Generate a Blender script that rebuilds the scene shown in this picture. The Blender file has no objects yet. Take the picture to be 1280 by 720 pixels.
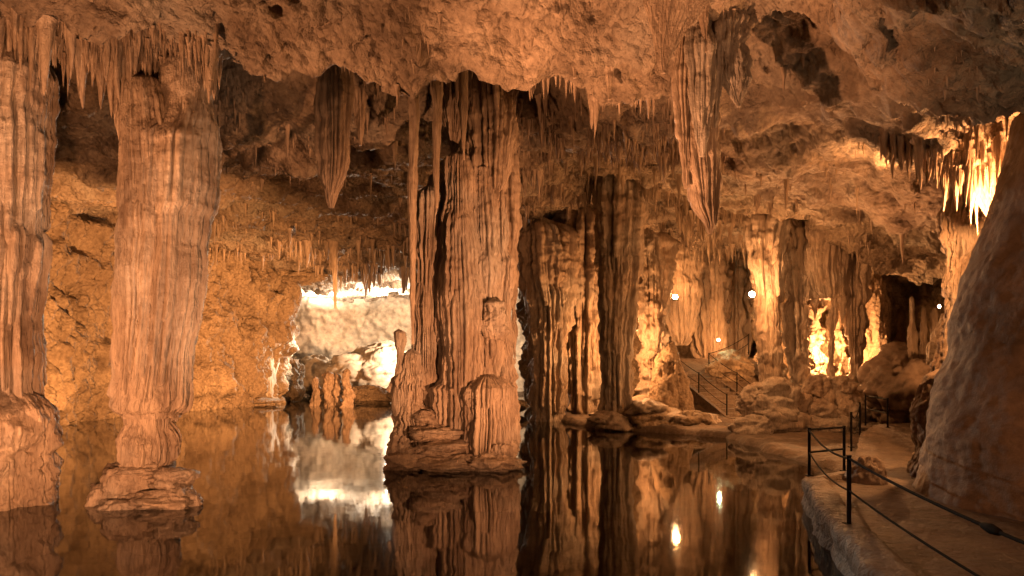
import bpy, math, random
import numpy as np

# ---------------------------------------------------------------- camera, world, exposure
S = bpy.context.scene
C = S.collection
F = 853.0; HC = 2.55; HY = 457.0           # focal length in photo pixels, eye height over the water, horizon row
cam = bpy.data.cameras.new('camera'); cam.lens = 36*F/1280; cam.sensor_width = 36
cam.shift_y = (HY-360)/1280; cam.clip_start = .05; cam.clip_end = 400
co = bpy.data.objects.new('camera', cam); C.objects.link(co)
co.location = (0, 0, HC); co.rotation_euler = (math.radians(90), 0, 0); S.camera = co
w = bpy.data.worlds.new('World'); S.world = w; w.use_nodes = True
w.node_tree.nodes['Background'].inputs[0].default_value = (1, .55, .3, 1)
w.node_tree.nodes['Background'].inputs[1].default_value = .006
S.view_settings.view_transform = 'Standard'; S.view_settings.look = 'None'
S.view_settings.exposure = 1.72; S.view_settings.gamma = 1
cy = S.cycles
cy.max_bounces = 6; cy.diffuse_bounces = 2; cy.glossy_bounces = 3; cy.transparent_max_bounces = 8; cy.transmission_bounces = 2
cy.caustics_reflective = False; cy.caustics_refractive = False; cy.sample_clamp_indirect = 3; cy.sample_clamp_direct = 0
try: cy.use_denoising = True
except Exception: pass

def P(px, py, d):                           # photo pixel at distance d -> point of the cave
    return ((px-640)/F*d, d, HC+(HY-py)/F*d)
def ZP(py, d): return HC+(HY-py)/F*d

# cave lamps that light the grotto, with some added fill: name, position, target, watts, colour, spot angle (None = bulb), radius
WARM = (1, .43, .185); AMBER = (1, .435, .15); PALE = (1, .84, .64); GREY = (1, .68, .40)
LAMPS = [
 ('flood_left',   (-11.6, 7.4, .8),  (-7.3, 13, 4.0),  1100, WARM, 56, .10),
 ('flood_left2',  (-4.2, 5.2, .5),  (-8.7, 12.8, 3.8),  1700, WARM, 68, .12),
 ('flood_slab',   (-2.4, 8.8, .4),  (2.2, 11.0, 8.0),  2800, WARM, 56, .08),
 ('flood_slab3',   (3.4, 8.4, .4),  (1.6, 10.4, 8.0),  600, WARM, 52, .08),
 ('flood_slab4',   (-8.6, 8.8, .4),  (-3.2, 10.8, 8.2),  2100, WARM, 52, .08),
 ('flood_slab2',  (-8.8, 7.6, .5),  (-9.4, 10.4, 8.6),  1300, WARM, 60, .08),
 ('flood_column', (3.9, 9.3, .5),   (-1.0, 17.3, 4.0),   3100, WARM, 52, .10),
 ('flood_base',   (-6.5, 8.0, .5),   (-2.4, 17.5, 1.2),   350, WARM, 50, .12),
 ('flood_grey',   (7.2, 4.0, .8),  (6.4, 8.6, 7.6),  210, GREY, 62, .12),
 ('fill_path',   (1.5, -1.5, 4.5),  (8.5, 11, 1.5),  620, WARM, 62, .15),  # added weak fill that lifts the dark rock beside the path
 ('wall_left',    (-10.6, 20.6, .4),   (-20, 31, 4.0),   6500, AMBER, 125, .12),
 ('wall_left_far',(-3.4, 31, 1.0),  (-18, 42, 3.0),   10500, AMBER, 76, .12),
 ('column_side',  (-3.2, 11.2, 1.2), (-6.4, 13.2, 5.0), 260, (1, .62, .38), 70, .4),
 ('fill_foot',  (-3.4, 6.8, .4), (-7.4, 12.4, .2), 330, WARM, 50, .12),  # added low fill for the dark foot of the left column
 ('daylight_up',  (-11.0, 61.099999999999994, 7.3),   (-11.0, 54.8, 10.5),     1500, PALE, 'AREA', .5),
 ('daylight_up',  (-16.5, 60.0, 7.7),   (-16.5, 60.0, 10.5),     1300, PALE, 'AREA', .5),
 ('daylight_up',  (-4.0, 61.099999999999994, 7.3),   (-4.0, 54.8, 10.5),     1500, PALE, 'AREA', .5),
 ('daylight_wall',(-3.6, 47, 4.5),  (-11, 63, 4.5),   12000, (1,.74,.50), 115, .5),
 ('daylight_edge',(-12.6, 48.5, 4.2),(-16.2, 45.4, 2.6), 1500, PALE, 70, .3),
 ('curtain',      (5.0, 29.8, 3.4),   (3.4, 35.2, 5.2),   400, AMBER, None, .10),
 ('gallery_mid',  (8.0, 37.2, 6.6),   (0,0,0),            120, AMBER, None, .10),
 ('gallery_low',  (11.0, 35.0, 3.5),  (0,0,0),            110, AMBER, None, .10),
 ('ceiling_mid',  (3.6, 23.0, .6),   (7.0, 21.0, 9),     700, AMBER, 100, .15),
 ('ceiling_right',  (9.0, 19.0, 1.2),   (8.5, 16.5, 9),     700, WARM, 110, .15),
 ('niche',        (12.45, 27.3, 3.1),  (0,0,0),           620, AMBER, None, .08),
 ('alcove',       (13.0, 20.5, 2.0),  (14, 26, 6.5),      60, AMBER, 110, .12),
 ('right_top',    (9.35, 12.9, 5.4),  (0,0,0),            560, AMBER, None, .08),
 ('right_patch',  (8.4, 15.3, 6.6),   (8.2, 16.2, 9),     110, AMBER, 90, .08),
]
def lamp(name, loc, tgt, W, col, ang, rad):
    L = bpy.data.lights.new(name, 'POINT' if ang is None else 'AREA' if ang == 'AREA' else 'SPOT')
    L.energy = W; L.color = col
    if ang == 'AREA': L.shape = 'DISK'; L.size = rad
    else: L.shadow_soft_size = rad
    if ang and ang != 'AREA': L.spot_size = math.radians(ang); L.spot_blend = .8
    o = bpy.data.objects.new('light_'+name, L); C.objects.link(o); o.location = loc
    if ang:
        from mathutils import Vector
        o.rotation_euler = (Vector(tgt)-Vector(loc)).to_track_quat('-Z', 'Y').to_euler()
for a in LAMPS: lamp(*a)

# ---------------------------------------------------------------- noise
rs = np.random.RandomState(7)
PERM = rs.permutation(256).astype(np.int32); PERM = np.concatenate([PERM, PERM, PERM])
GR = rs.normal(size=(256, 3)).astype(np.float32); GR /= np.linalg.norm(GR, axis=1)[:, None]
def perlin(x, y, z):
    x = np.asarray(x, np.float32); y = np.asarray(y, np.float32); z = np.asarray(z, np.float32)
    x, y, z = np.broadcast_arrays(x, y, z)
    xi = np.floor(x).astype(np.int32); yi = np.floor(y).astype(np.int32); zi = np.floor(z).astype(np.int32)
    xf = x-xi; yf = y-yi; zf = z-zi
    u = xf*xf*xf*(xf*(xf*6-15)+10); v = yf*yf*yf*(yf*(yf*6-15)+10); t = zf*zf*zf*(zf*(zf*6-15)+10)
    xi &= 255; yi &= 255; zi &= 255
    def g(i, j, k):
        h = PERM[(PERM[(PERM[(xi+i) & 255]+yi+j) & 255]+zi+k) & 255]
        q = GR[h]
        return q[..., 0]*(xf-i)+q[..., 1]*(yf-j)+q[..., 2]*(zf-k)
    a = g(0,0,0)*(1-u)+g(1,0,0)*u; b = g(0,1,0)*(1-u)+g(1,1,0)*u
    c = g(0,0,1)*(1-u)+g(1,0,1)*u; d = g(0,1,1)*(1-u)+g(1,1,1)*u
    return ((a*(1-v)+b*v)*(1-t)+(c*(1-v)+d*v)*t)*1.6
def fbm(x, y, z, oct=4, gain=.5):
    s = 0; a = 1; f = 1
    for i in range(oct):
        s = s+a*perlin(x*f+17.3*i, y*f-9.1*i, z*f+5.7*i); a *= gain; f *= 2.03
    return s
def ridge(x, y, z, oct=3, gain=.5):         # 0 in the creases, 1 on the billows
    s = 0; a = 1; f = 1; n = 0
    for i in range(oct):
        s = s+a*np.abs(perlin(x*f+31.7*i, y*f+3.3*i, z*f-8.9*i)); n += a; a *= gain; f *= 2.1
    return s/n*1.7
def sstep(a, b, x):
    t = np.clip((x-a)/(b-a), 0, 1); return t*t*(3-2*t)

# ---------------------------------------------------------------- helpers
def mesh_obj(name, V, Q, mat, parent=None, loc=None, smooth=True):
    V = np.asarray(V, np.float32).reshape(-1, 3); Q = np.asarray(Q, np.int32)
    me = bpy.data.meshes.new(name); n = Q.shape[1]
    me.vertices.add(len(V)); me.vertices.foreach_set('co', V.ravel())
    me.loops.add(Q.size); me.loops.foreach_set('vertex_index', Q.ravel())
    me.polygons.add(len(Q)); me.polygons.foreach_set('loop_start', np.arange(0, Q.size, n, dtype=np.int32))
    me.polygons.foreach_set('loop_total', np.full(len(Q), n, np.int32))
    me.update(calc_edges=True)
    me.polygons.foreach_set('use_smooth', np.full(len(Q), smooth))
    if mat: me.materials.append(mat)
    o = bpy.data.objects.new(name, me); C.objects.link(o)
    if parent: o.parent = parent
    if loc is not None: o.location = loc
    return o
def grid_q(nu, nv, wrap=False, flip=False):
    i = np.arange(nu if wrap else nu-1); j = np.arange(nv-1)
    I, J = np.meshgrid(i, j, indexing='ij'); I2 = (I+1) % nu
    q = np.stack([I*nv+J, I2*nv+J, I2*nv+J+1, I*nv+J+1], -1).reshape(-1, 4)
    return q[:, ::-1] if flip else q
class MB:
    def __init__(s): s.V = []; s.F = []; s.n = 0
    def add(s, V, Q): s.V.append(np.asarray(V, float)); s.F.append(np.asarray(Q)+s.n); s.n += len(V)
    def box(s, c, h, rz=0):
        x, y, z = h; v = np.array([[a*x, b*y, e*z] for a in (-1, 1) for b in (-1, 1) for e in (-1, 1)], float)
        cr, sr = math.cos(rz), math.sin(rz)
        v = np.stack([v[:, 0]*cr-v[:, 1]*sr, v[:, 0]*sr+v[:, 1]*cr, v[:, 2]], 1)+np.array(c)
        s.add(v, [[0,1,3,2],[4,6,7,5],[0,4,5,1],[2,3,7,6],[0,2,6,4],[1,5,7,3]])
    def tube(s, pts, r, n=8):
        p = np.array(pts, float); k = len(p); r = np.broadcast_to(r, (k,))
        t = np.gradient(p, axis=0); t /= np.linalg.norm(t, axis=1)[:, None]
        up = np.array([0, 0, 1.]) if abs(t[0, 2]) < .9 else np.array([1., 0, 0])
        a = np.cross(t, up); a /= np.linalg.norm(a, axis=1)[:, None]; b = np.cross(t, a)
        th = np.arange(n)*2*math.pi/n
        v = p[:, None]+r[:, None, None]*(a[:, None]*np.cos(th)[None, :, None]+b[:, None]*np.sin(th)[None, :, None])
        q = [[i*n+j, i*n+(j+1) % n, (i+1)*n+(j+1) % n, (i+1)*n+j] for i in range(k-1) for j in range(n)]
        v = np.concatenate([v.reshape(-1, 3), p[:1], p[-1:]]); e = k*n
        q += [[j, j, (j+1) % n, e][1:]+[e] if 0 else [(j+1) % n, j, e, e] for j in range(0)]
        for j in range(0, n, 2):
            q.append([(j+2) % n, (j+1) % n, j, e]); m = (k-1)*n
            q.append([m+j, m+(j+1) % n, m+(j+2) % n, e+1])
        s.add(v, q)
    def build(s, name, mat, parent=None, loc=None, smooth=False):
        V = np.concatenate(s.V)
        if loc is not None and parent is None: V = V-np.array(loc)
        o = mesh_obj(name, V, np.concatenate(s.F), mat, parent, loc, smooth)
        return o
def tag(o, label=None, cat=None, group=None, kind=None):
    if label: o['label'] = label
    if cat: o['category'] = cat
    if group: o['group'] = group
    if kind: o['kind'] = kind
    return o
def empty(name, loc, label, cat, group=None):
    o = bpy.data.objects.new(name, None); C.objects.link(o); o.location = loc; o.empty_display_size = .2
    return tag(o, label, cat, group)

# ---------------------------------------------------------------- materials
def rock_mat(name, ca, cb, cc, scale=1.0, vert=False, rough=.62, bump=.5, pit=.5, spec=.35):
    ca = [c*.62 for c in ca]; cb = [c*.86 for c in cb]; cc = [c*.66 for c in cc]
    m = bpy.data.materials.new(name); m.use_nodes = True; nt = m.node_tree; N = nt.nodes; L = nt.links
    b = N['Principled BSDF']; geo = N.new('ShaderNodeNewGeometry')
    mp = N.new('ShaderNodeMapping'); L.new(geo.outputs['Position'], mp.inputs[0])
    mp.inputs['Scale'].default_value = (scale, scale, scale*(.16 if vert else 1.0))
    def noise(sc, det, rg, src=mp):
        n = N.new('ShaderNodeTexNoise'); n.inputs['Scale'].default_value = sc; n.inputs['Detail'].default_value = det
        n.inputs['Roughness'].default_value = rg; L.new(src.outputs[0], n.inputs['Vector']); return n
    n1 = noise(.9, 8, .62); n2 = noise(6.0, 6, .6); n3 = noise(.45, 5, .6, geo)
    r1 = N.new('ShaderNodeValToRGB'); L.new(n1.outputs[0], r1.inputs[0])
    r1.color_ramp.elements[0].position = .34; r1.color_ramp.elements[1].position = .66
    r1.color_ramp.elements[0].color = (*ca, 1); r1.color_ramp.elements[1].color = (*cb, 1)
    r2 = N.new('ShaderNodeValToRGB'); L.new(n3.outputs[0], r2.inputs[0])
    r2.color_ramp.elements[0].position = .46; r2.color_ramp.elements[1].position = .68
    r2.color_ramp.elements[0].color = (0, 0, 0, 1); r2.color_ramp.elements[1].color = (1, 1, 1, 1)
    mx = N.new('ShaderNodeMix'); mx.data_type = 'RGBA'; L.new(r2.outputs[0], mx.inputs[0]); L.new(r1.outputs[0], mx.inputs[6])
    mx.inputs[7].default_value = (*cc, 1)
    r3 = N.new('ShaderNodeValToRGB'); L.new(n2.outputs[0], r3.inputs[0])
    r3.color_ramp.elements[0].position = .3; r3.color_ramp.elements[1].position = .7
    r3.color_ramp.elements[0].color = (.50, .45, .42, 1); r3.color_ramp.elements[1].color = (1.12, 1.1, 1.06, 1)
    mu = N.new('ShaderNodeMix'); mu.data_type = 'RGBA'; mu.blend_type = 'MULTIPLY'; mu.inputs[0].default_value = .8
    L.new(mx.outputs[2], mu.inputs[6]); L.new(r3.outputs[0], mu.inputs[7]); L.new(mu.outputs[2], b.inputs['Base Color'])
    rr = N.new('ShaderNodeMapRange'); L.new(n2.outputs[0], rr.inputs[0]); rr.inputs[3].default_value = rough-.22; rr.inputs[4].default_value = rough+.2
    L.new(rr.outputs[0], b.inputs['Roughness']); b.inputs['Specular IOR Level'].default_value = spec
    b1 = noise(3.2, 12, .66); b2 = noise(34, 4, .6, geo); vo = N.new('ShaderNodeTexVoronoi'); vo.inputs['Scale'].default_value = 7*scale
    L.new(mp.outputs[0], vo.inputs['Vector'])
    ad = N.new('ShaderNodeMath'); ad.operation = 'MULTIPLY_ADD'; L.new(vo.outputs[0], ad.inputs[0]); ad.inputs[1].default_value = -pit; L.new(b1.outputs[0], ad.inputs[2])
    a2 = N.new('ShaderNodeMath'); a2.operation = 'MULTIPLY_ADD'; L.new(b2.outputs[0], a2.inputs[0]); a2.inputs[1].default_value = .3; L.new(ad.outputs[0], a2.inputs[2])
    bp = N.new('ShaderNodeBump'); bp.inputs['Strength'].default_value = bump; bp.inputs['Distance'].default_value = .22
    L.new(a2.outputs[0], bp.inputs['Height']); L.new(bp.outputs[0], b.inputs['Normal'])
    return m
M_CEIL = rock_mat('ceiling_rock', (.24, .17, .115), (.48, .37, .27), (.36, .31, .25), 1.0, False, .75, .95, .6)
M_WALL = rock_mat('wall_rock', (.27, .19, .12), (.47, .36, .24), (.36, .26, .17), 1.0, False, .7, .8, .5)
M_COL = rock_mat('column_flowstone', (.26, .18, .125), (.50, .39, .29), (.56, .50, .43), 2.2, True, .55, .55, .25, .45)
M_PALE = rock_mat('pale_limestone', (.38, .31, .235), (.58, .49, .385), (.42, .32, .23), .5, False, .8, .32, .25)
M_GREY = rock_mat('grey_flowstone', (.26, .21, .165), (.48, .42, .35), (.34, .27, .20), 2.0, True, .6, .5, .3)
M_STAL = rock_mat('stalactite_rock', (.30, .21, .14), (.54, .42, .31), (.42, .31, .22), 3.0, True, .5, .45, .2, .5)
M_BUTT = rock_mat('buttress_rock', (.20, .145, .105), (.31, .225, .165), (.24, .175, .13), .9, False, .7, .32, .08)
M_PATH = rock_mat('path_concrete', (.13, .095, .068), (.22, .165, .12), (.20, .15, .11), 1.3, False, .7, .55, .3)
M_BED = rock_mat('lake_bed_rock', (.10, .072, .05), (.21, .15, .105), (.14, .10, .07), .8, False, .8, .5, .4)
def plain(name, col, rough=.5, metal=0):
    m = bpy.data.materials.new(name); m.use_nodes = True; nt = m.node_tree; b = nt.nodes['Principled BSDF']
    n = nt.nodes.new('ShaderNodeTexNoise'); n.inputs['Scale'].default_value = 14; n.inputs['Detail'].default_value = 5
    r = nt.nodes.new('ShaderNodeValToRGB'); nt.links.new(n.outputs[0], r.inputs[0])
    r.color_ramp.elements[0].color = (*[c*.6 for c in col], 1); r.color_ramp.elements[1].color = (*[c*1.3 for c in col], 1)
    nt.links.new(r.outputs[0], b.inputs['Base Color']); b.inputs['Roughness'].default_value = rough; b.inputs['Metallic'].default_value = metal; b.inputs['Specular IOR Level'].default_value = .08
    return m
M_IRON = plain('dark_iron', (.007, .006, .0055), .8, 0); M_ROPE = plain('black_rope', (.005, .0045, .004), .95)
M_TAPE = plain('black_tape', (.004, .0036, .0034), .9)
def glow(name, col, s):
    m = bpy.data.materials.new(name); m.use_nodes = True; b = m.node_tree.nodes['Principled BSDF']
    b.inputs['Emission Color'].default_value = (*col, 1); b.inputs['Emission Strength'].default_value = s; return m
M_GLOW = glow('lamp_glass', (1, .62, .28), 90); M_GLOW2 = glow('lamp_glass_green', (.75, 1, .6), 12)
def water_mat():
    m = bpy.data.materials.new('still_water'); m.use_nodes = True; nt = m.node_tree; N = nt.nodes; L = nt.links
    N.remove(N['Principled BSDF']); out = N['Material Output']
    tr = N.new('ShaderNodeBsdfTransparent'); tr.inputs[0].default_value = (.42, .35, .28, 1)
    gl = N.new('ShaderNodeBsdfGlossy'); gl.inputs['Roughness'].default_value = .042; gl.inputs['Color'].default_value = (1, 1, 1, 1)
    fr = N.new('ShaderNodeFresnel'); fr.inputs[0].default_value = 1.33; mx = N.new('ShaderNodeMixShader')
    geo = N.new('ShaderNodeNewGeometry'); n = N.new('ShaderNodeTexNoise'); n.inputs['Scale'].default_value = .9; n.inputs['Detail'].default_value = 3
    L.new(geo.outputs['Position'], n.inputs['Vector'])
    bp = N.new('ShaderNodeBump'); bp.inputs['Strength'].default_value = .24; bp.inputs['Distance'].default_value = .012
    L.new(n.outputs[0], bp.inputs['Height']); L.new(bp.outputs[0], gl.inputs['Normal']); L.new(bp.outputs[0], fr.inputs['Normal'])
    L.new(fr.outputs[0], mx.inputs[0]); L.new(tr.outputs[0], mx.inputs[1]); L.new(gl.outputs[0], mx.inputs[2]); L.new(mx.outputs[0], out.inputs[0])
    return m
M_WATER = water_mat()

# ---------------------------------------------------------------- ceiling
def rbf(pts, vals, eps=0.0):
    P_ = np.array(pts, float); n = len(P_)
    D = np.linalg.norm(P_[:, None]-P_[None], axis=2)
    A = np.zeros((n+3, n+3)); A[:n, :n] = D+np.eye(n)*eps; A[:n, n:] = np.c_[np.ones(n), P_]; A[n:, :n] = A[:n, n:].T
    c = np.linalg.solve(A, np.r_[vals, 0, 0, 0])
    def f(x, y):
        x = np.asarray(x, float); s = c[n]+c[n+1]*x+c[n+2]*y
        for i in range(n): s = s+c[i]*np.sqrt((x-P_[i, 0])**2+(y-P_[i, 1])**2+.05)
        return s
    return f
def ctrl(l, extra=()):
    p = [P(*a) for a in l]+list(extra)
    return rbf([(a[0], a[1]) for a in p], [a[2] for a in p], -.05)
near = ctrl([(-100,0,11.2),(-100,46,12.4),(60,-20,11),(60,44,12.4),(170,-10,11),(170,58,12.6),(260,0,11.2),(260,74,12.8),(420,0,11.2),(420,80,12.8),
             (520,103,12.8),(580,-10,11),(640,112,12.7),(700,0,11),(780,118,12.5),(850,0,10.8),(880,108,12),(950,10,10.8),
             (990,40,10.6),(1050,84,10.3),(1110,122,10.1),(1180,162,10),(1290,150,9.8),(1050,0,8.2),(1180,0,7.2),(1290,20,7.2),(1180,80,8.6),(1060,40,9.2)],
            [(-9,8,9.3),(-3,8,9.3),(2,8,8.6),(-9,3,9.2),(0,3,8.8),(6,3,6.6),(-9,-3,9),(6,-3,6.6),(-16,4,9),(-17,13,8.2),(14,4,6.0),(14,10,5.6)])
far = ctrl([(-60,60,15),(-60,170,19),(100,60,15),(100,165,19),(100,226,25),(100,285,34),(300,70,15),(300,148,18),(300,212,24),(300,262,32),(340,305,40),
            (430,60,15),(430,165,20),(430,238,28),(430,296,38),(430,330,46),(430,345,52),(430,372,63),(600,90,15),(600,150,18),(600,215,25),(600,265,32),(600,325,45),(600,355,60),
            (720,100,14.5),(720,146,17),(720,196,21),(700,262,28),(720,285,34),(775,186,27.5),(742,196,24.5),(812,190,24.5),(790,215,30),(860,130,15),(860,198,20),(860,256,27),(860,296,35),(860,318,42),
            (1000,60,13),(1000,125,15),(1000,200,19),(1000,262,25),(1000,300,33),(1130,120,12.5),(1130,195,15),(1130,262,19),(1130,318,24),(1130,345,30),
            (1250,110,12),(1250,190,15),(1250,290,20),(1250,330,25)],
           [(-25,30,9),(-25,50,9),(-30,66,9),(10,66,9),(18,45,9),(24,30,6.5),(20,12,6)])
LX = [-30, -9.5, -5.6, 0, 2.8, 3.9, 4.8, 6.2, 8, 12, 25]; LY = [12.5, 12.5, 12.9, 12.9, 12.8, 11.9, 10.9, 10.5, 10.1, 9.8, 9.8]
def ceil_z(x, y):
    x = np.asarray(x, float); y = np.asarray(y, float)
    yl = np.interp(x, LX, LY)+.35*perlin(x*.7, 3.3, 0)+.12*perlin(x*2.6, 8.3, 0)
    k = sstep(0, .75, y-yl)
    wx = x+.5*perlin(x*.8, y*.8, 11.1); wy = y+.5*perlin(x*.8, y*.8, 27.7)
    zn = near(x, y)+.12+.28*sstep(-3, -.5, x)+.75*np.exp(-((x-4.5)/.9)**2)*sstep(8.5, 11, y)+.36*fbm(wx*.5, wy*.8, 1.5, 3)-.20*ridge(wx*.7, wy*.9, 4.5, 2)+.19*fbm(wx*1.6, wy*1.9, 4.0, 5, .62)-.35*np.exp(-((y-yl)/.45)**2)*.35
    zf = far(x, y)+(.62+.4*sstep(2, 6, x))*fbm(wx*.30, wy*.34, 2.2, 2)+1.2*sstep(4.6, .4, y-yl)*sstep(6.5, 3, x)+2.4*sstep(18.6, 16.6, y-.35*perlin(x*.6,y*.3,8))*sstep(13.1, 14.2, y)*sstep(2.5, 0, x)*sstep(-10.5,-9,x)+.7*sstep(3.2, 0, y-yl)*sstep(3, 6.5, x)
    zf = zf-.55*(ridge(wx*.42, wy*.62, 7.7, 3)-.45)
    st = .42; q = zf/st+.25*fbm(x*.9, y*.9, 3.0, 2); fl = np.floor(q); zf = zf+(.62*st*(fl+sstep(.55, .98, q-fl)-q))*(.9+.5*sstep(19, 24, y))   # bedding shelves
    z = zn*(1-k)+zf*k
    z = z+.09*fbm(x*3.3, y*3.3, 9.0, 4, .6)
    pk = perlin(x*1.7, y*1.7, 41.0); z = z+.30*sstep(.42, .8, pk)
    return z
ys = [-6.0]
while ys[-1] < 70: ys.append(ys[-1]+(.12 if ys[-1] < 7 else max(.035, .0034*ys[-1])))
ys = np.array(ys); xs = np.linspace(-31, 25, 820)
# finer in the middle, coarser at the sides
X, Y = np.meshgrid(xs, ys, indexing='ij'); Z = ceil_z(X, Y)
X2 = X+.10*fbm(X*1.6, Y*1.6, Z*1.6+20, 3); Y2 = Y+.14*fbm(X*1.6+9, Y*1.6, Z*1.6, 3)
tag(mesh_obj('cave_ceiling', np.stack([X2, Y2, Z], -1), grid_q(len(xs), len(ys)), M_CEIL), kind='structure')

# ---------------------------------------------------------------- ground under the lake and the right bank, water
SY = [-6, 0, 7, 12.8, 14, 17, 20, 24, 26, 27.5, 31, 34, 37, 44, 70]; SX = [2.9, 3.2, 4.1, 5.75, 7.2, 7.6, 7.3, 7.4, 5.2, 3.2, 2.2, 1.6, 1.6, 3, 8]
def ground_z(x, y):
    xs_ = np.interp(y, SY, SX)+.35*perlin(x*.5, y*.7, 2.1)*sstep(14, 18, y)
    k = sstep(-.5, .45, x-xs_)
    bank = .12+.10*sstep(14, 24, y)+sstep(27, 36, y)*sstep(6.5, 9.0, x)*2.2+.5*sstep(30, 36, y)
    bank = bank+.9*sstep(9.5, 12.5, x-.55*(y-12))*sstep(5, 9, y)*sstep(22, 16, y)
    bed = -.75-.25*sstep(0, 20, y)+.22*fbm(x*.35, y*.35, 1.0, 3)+.05*fbm(x*1.8, y*1.8, 2, 2)
    far_ = sstep(53, 59, y)*(1.1)
    return bed*(1-k)+(bank+.10*fbm(x*1.1, y*1.1, 5.0, 4)*sstep(13, 16, y))*k+far_
gx = np.linspace(-32, 27, 420); gy = np.linspace(-6, 70, 520); X, Y = np.meshgrid(gx, gy, indexing='ij')
tag(mesh_obj('ground', np.stack([X, Y, ground_z(X, Y)], -1), grid_q(420, 520), M_BED), kind='structure')
tag(mesh_obj('water', [(-32, -6, 0), (27, -6, 0), (27, 70, 0), (-32, 70, 0)], [[0, 1, 2, 3]], M_WATER, smooth=False), kind='structure')

# ---------------------------------------------------------------- pipes of flowstone: relief over (u metres, z)
def pipes(U, Z, tiers, rng, period=None):
    """U, Z grids (nu, nz). tiers: (ztop, zbot, zvar, pitch, depth, taper). Returns the relief in metres."""
    acc = np.zeros_like(U)
    u0, u1 = float(U.min()), float(U.max()) if period is None else float(U.min())+period
    for zt, zb, zv, pitch, depth, taper in tiers:
        u = u0
        while u < u1:
            wdt = pitch*rng.uniform(.55, 1.5); ui = u+wdt*.5; u += wdt*rng.uniform(.72, 1.08)
            t = zt+rng.uniform(-.5, .5)*zv*.5; b = zb+rng.uniform(-1, 1)*zv
            if b > t-.15: continue
            dp = 1.55*depth*rng.uniform(.45, 1.3)*math.sqrt(wdt/pitch)
            du = U-ui
            if period: du = (du+period/2) % period-period/2
            m = (np.abs(du) < wdt*.75) & (Z > b-.02) & (Z < t+.4)
            if not m.any(): continue
            zz = Z[m]; s = np.clip((t-zz)/(t-b), 0, 1)
            hw = wdt*.54*(1-.7*taper*s)
            prof = np.sqrt(np.clip(1-(du[m]/hw)**2, 0, 1))
            cap = sstep(0, 1, (t+.35-zz)/.45); end = np.sqrt(np.clip((zz-b)/(.35*wdt+.05), 0, 1))
            h = dp*(1-.45*taper*s)*prof*cap*end
            acc[m] = np.maximum(acc[m], h)
    return acc

def column_mesh(name, rows, d, mat, tiers=(), parent=None, seed=1, nth=260, dz=None, depth=.9, lump=.10, flute=.06, org=None, swirl=.06, fine=1.0, shrink=.17):
    """rows = (photo row, left, right) of the outline at axis distance d."""
    rng = random.Random(seed); rows = sorted(rows)
    py = np.array([r[0] for r in rows], float); zc = ZP(py, d); Lx = np.array([(r[1]-640)/F*d for r in rows]); Rx = np.array([(r[2]-640)/F*d for r in rows])
    z1, z0 = zc[0], zc[-1]; dz = dz or max(.02, d*.0016)
    nz = int((z1-z0)/dz)+2; zg = np.linspace(z0, z1, nz)
    cx = np.interp(zg, zc[::-1], ((Lx+Rx)/2)[::-1]); r = np.interp(zg, zc[::-1], ((Rx-Lx)/2)[::-1])
    k = max(1, int(.10/ (zg[1]-zg[0]))); ker = np.hanning(2*k+1); ker /= ker.sum()
    sm = lambda a: np.convolve(np.pad(a, k, mode='edge'), ker, 'valid')
    cx = sm(cx); r = sm(r)
    th = np.arange(nth)*2*math.pi/nth
    T, Zg = np.meshgrid(th, zg, indexing='ij'); R0 = r[None, :]+0*T
    rm = float(r.mean()); per = 2*math.pi*rm
    W = T+swirl*perlin(np.cos(T)*1.3+seed, np.sin(T)*1.3, Zg*.5)+.5*swirl*perlin(np.cos(T)*4+seed, np.sin(T)*4, Zg*1.1)
    acc = pipes((W % (2*math.pi))*rm, Zg, [(ZP(a, d), ZP(b, d), v, p, q, t) for a, b, v, p, q, t in tiers], rng, per)
    ca, sa = np.cos(T)*rm, np.sin(T)*rm
    rel = R0*(1-shrink)
    rel = rel*(1+.10*perlin(np.cos(T)*.9+seed*3.1, np.sin(T)*.9, Zg*.25))
    fl = ridge((np.cos(W)*rm)*2.2/fine+seed, (np.sin(W)*rm)*2.2/fine, Zg*.16, 3)
    fl2 = ridge((np.cos(W)*rm)*6/fine+seed, (np.sin(W)*rm)*6/fine, Zg*.4, 2)
    wt = np.clip(R0/ max(rm, 1e-3), .1, 1.4)
    rel = rel+acc*wt+(flute*(fl-.4)*1.2+flute*.8*(fl2-.4))*wt+lump*fbm(ca*1.1+seed*2, sa*1.1, Zg*1.3, 4)*wt-.35*lump*ridge(ca*3+seed, sa*3, Zg*3.5, 2)*wt
    rt = float(r[-1]); hh = .9*rt+.02
    rel = rel*np.sqrt(np.clip((z1-Zg+.004)/hh, 0.0, 1))
    rel = np.maximum(rel, .004)
    x = cx[None, :]+rel*np.cos(T); y = d+depth*rel*np.sin(T)
    zz = Zg+.0*T
    if org is None: org = (float(np.interp(0, zg, cx)) if z0 < 0 else float(cx.mean()), d, max(0.0, z0))
    V = np.stack([x-org[0], y-org[1], zz-org[2]], -1).reshape(-1, 3)
    q = grid_q(nth, nz, wrap=True)
    # caps
    n0 = len(V); V = np.concatenate([V, [[cx[0]-org[0], d-org[1], z0-org[2]], [cx[-1]-org[0], d-org[1], z1-org[2]+.02*rm]]])
    j = np.arange(0, nth, 2)
    c0 = np.stack([((j+2) % nth)*nz, ((j+1) % nth)*nz, j*nz, np.full_like(j, n0)], 1)
    c1 = np.stack([j*nz+nz-1, ((j+1) % nth)*nz+nz-1, ((j+2) % nth)*nz+nz-1, np.full_like(j, n0+1)], 1)
    return mesh_obj(name, V, np.concatenate([q, c0, c1]), mat, parent, None if parent else org)

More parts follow.
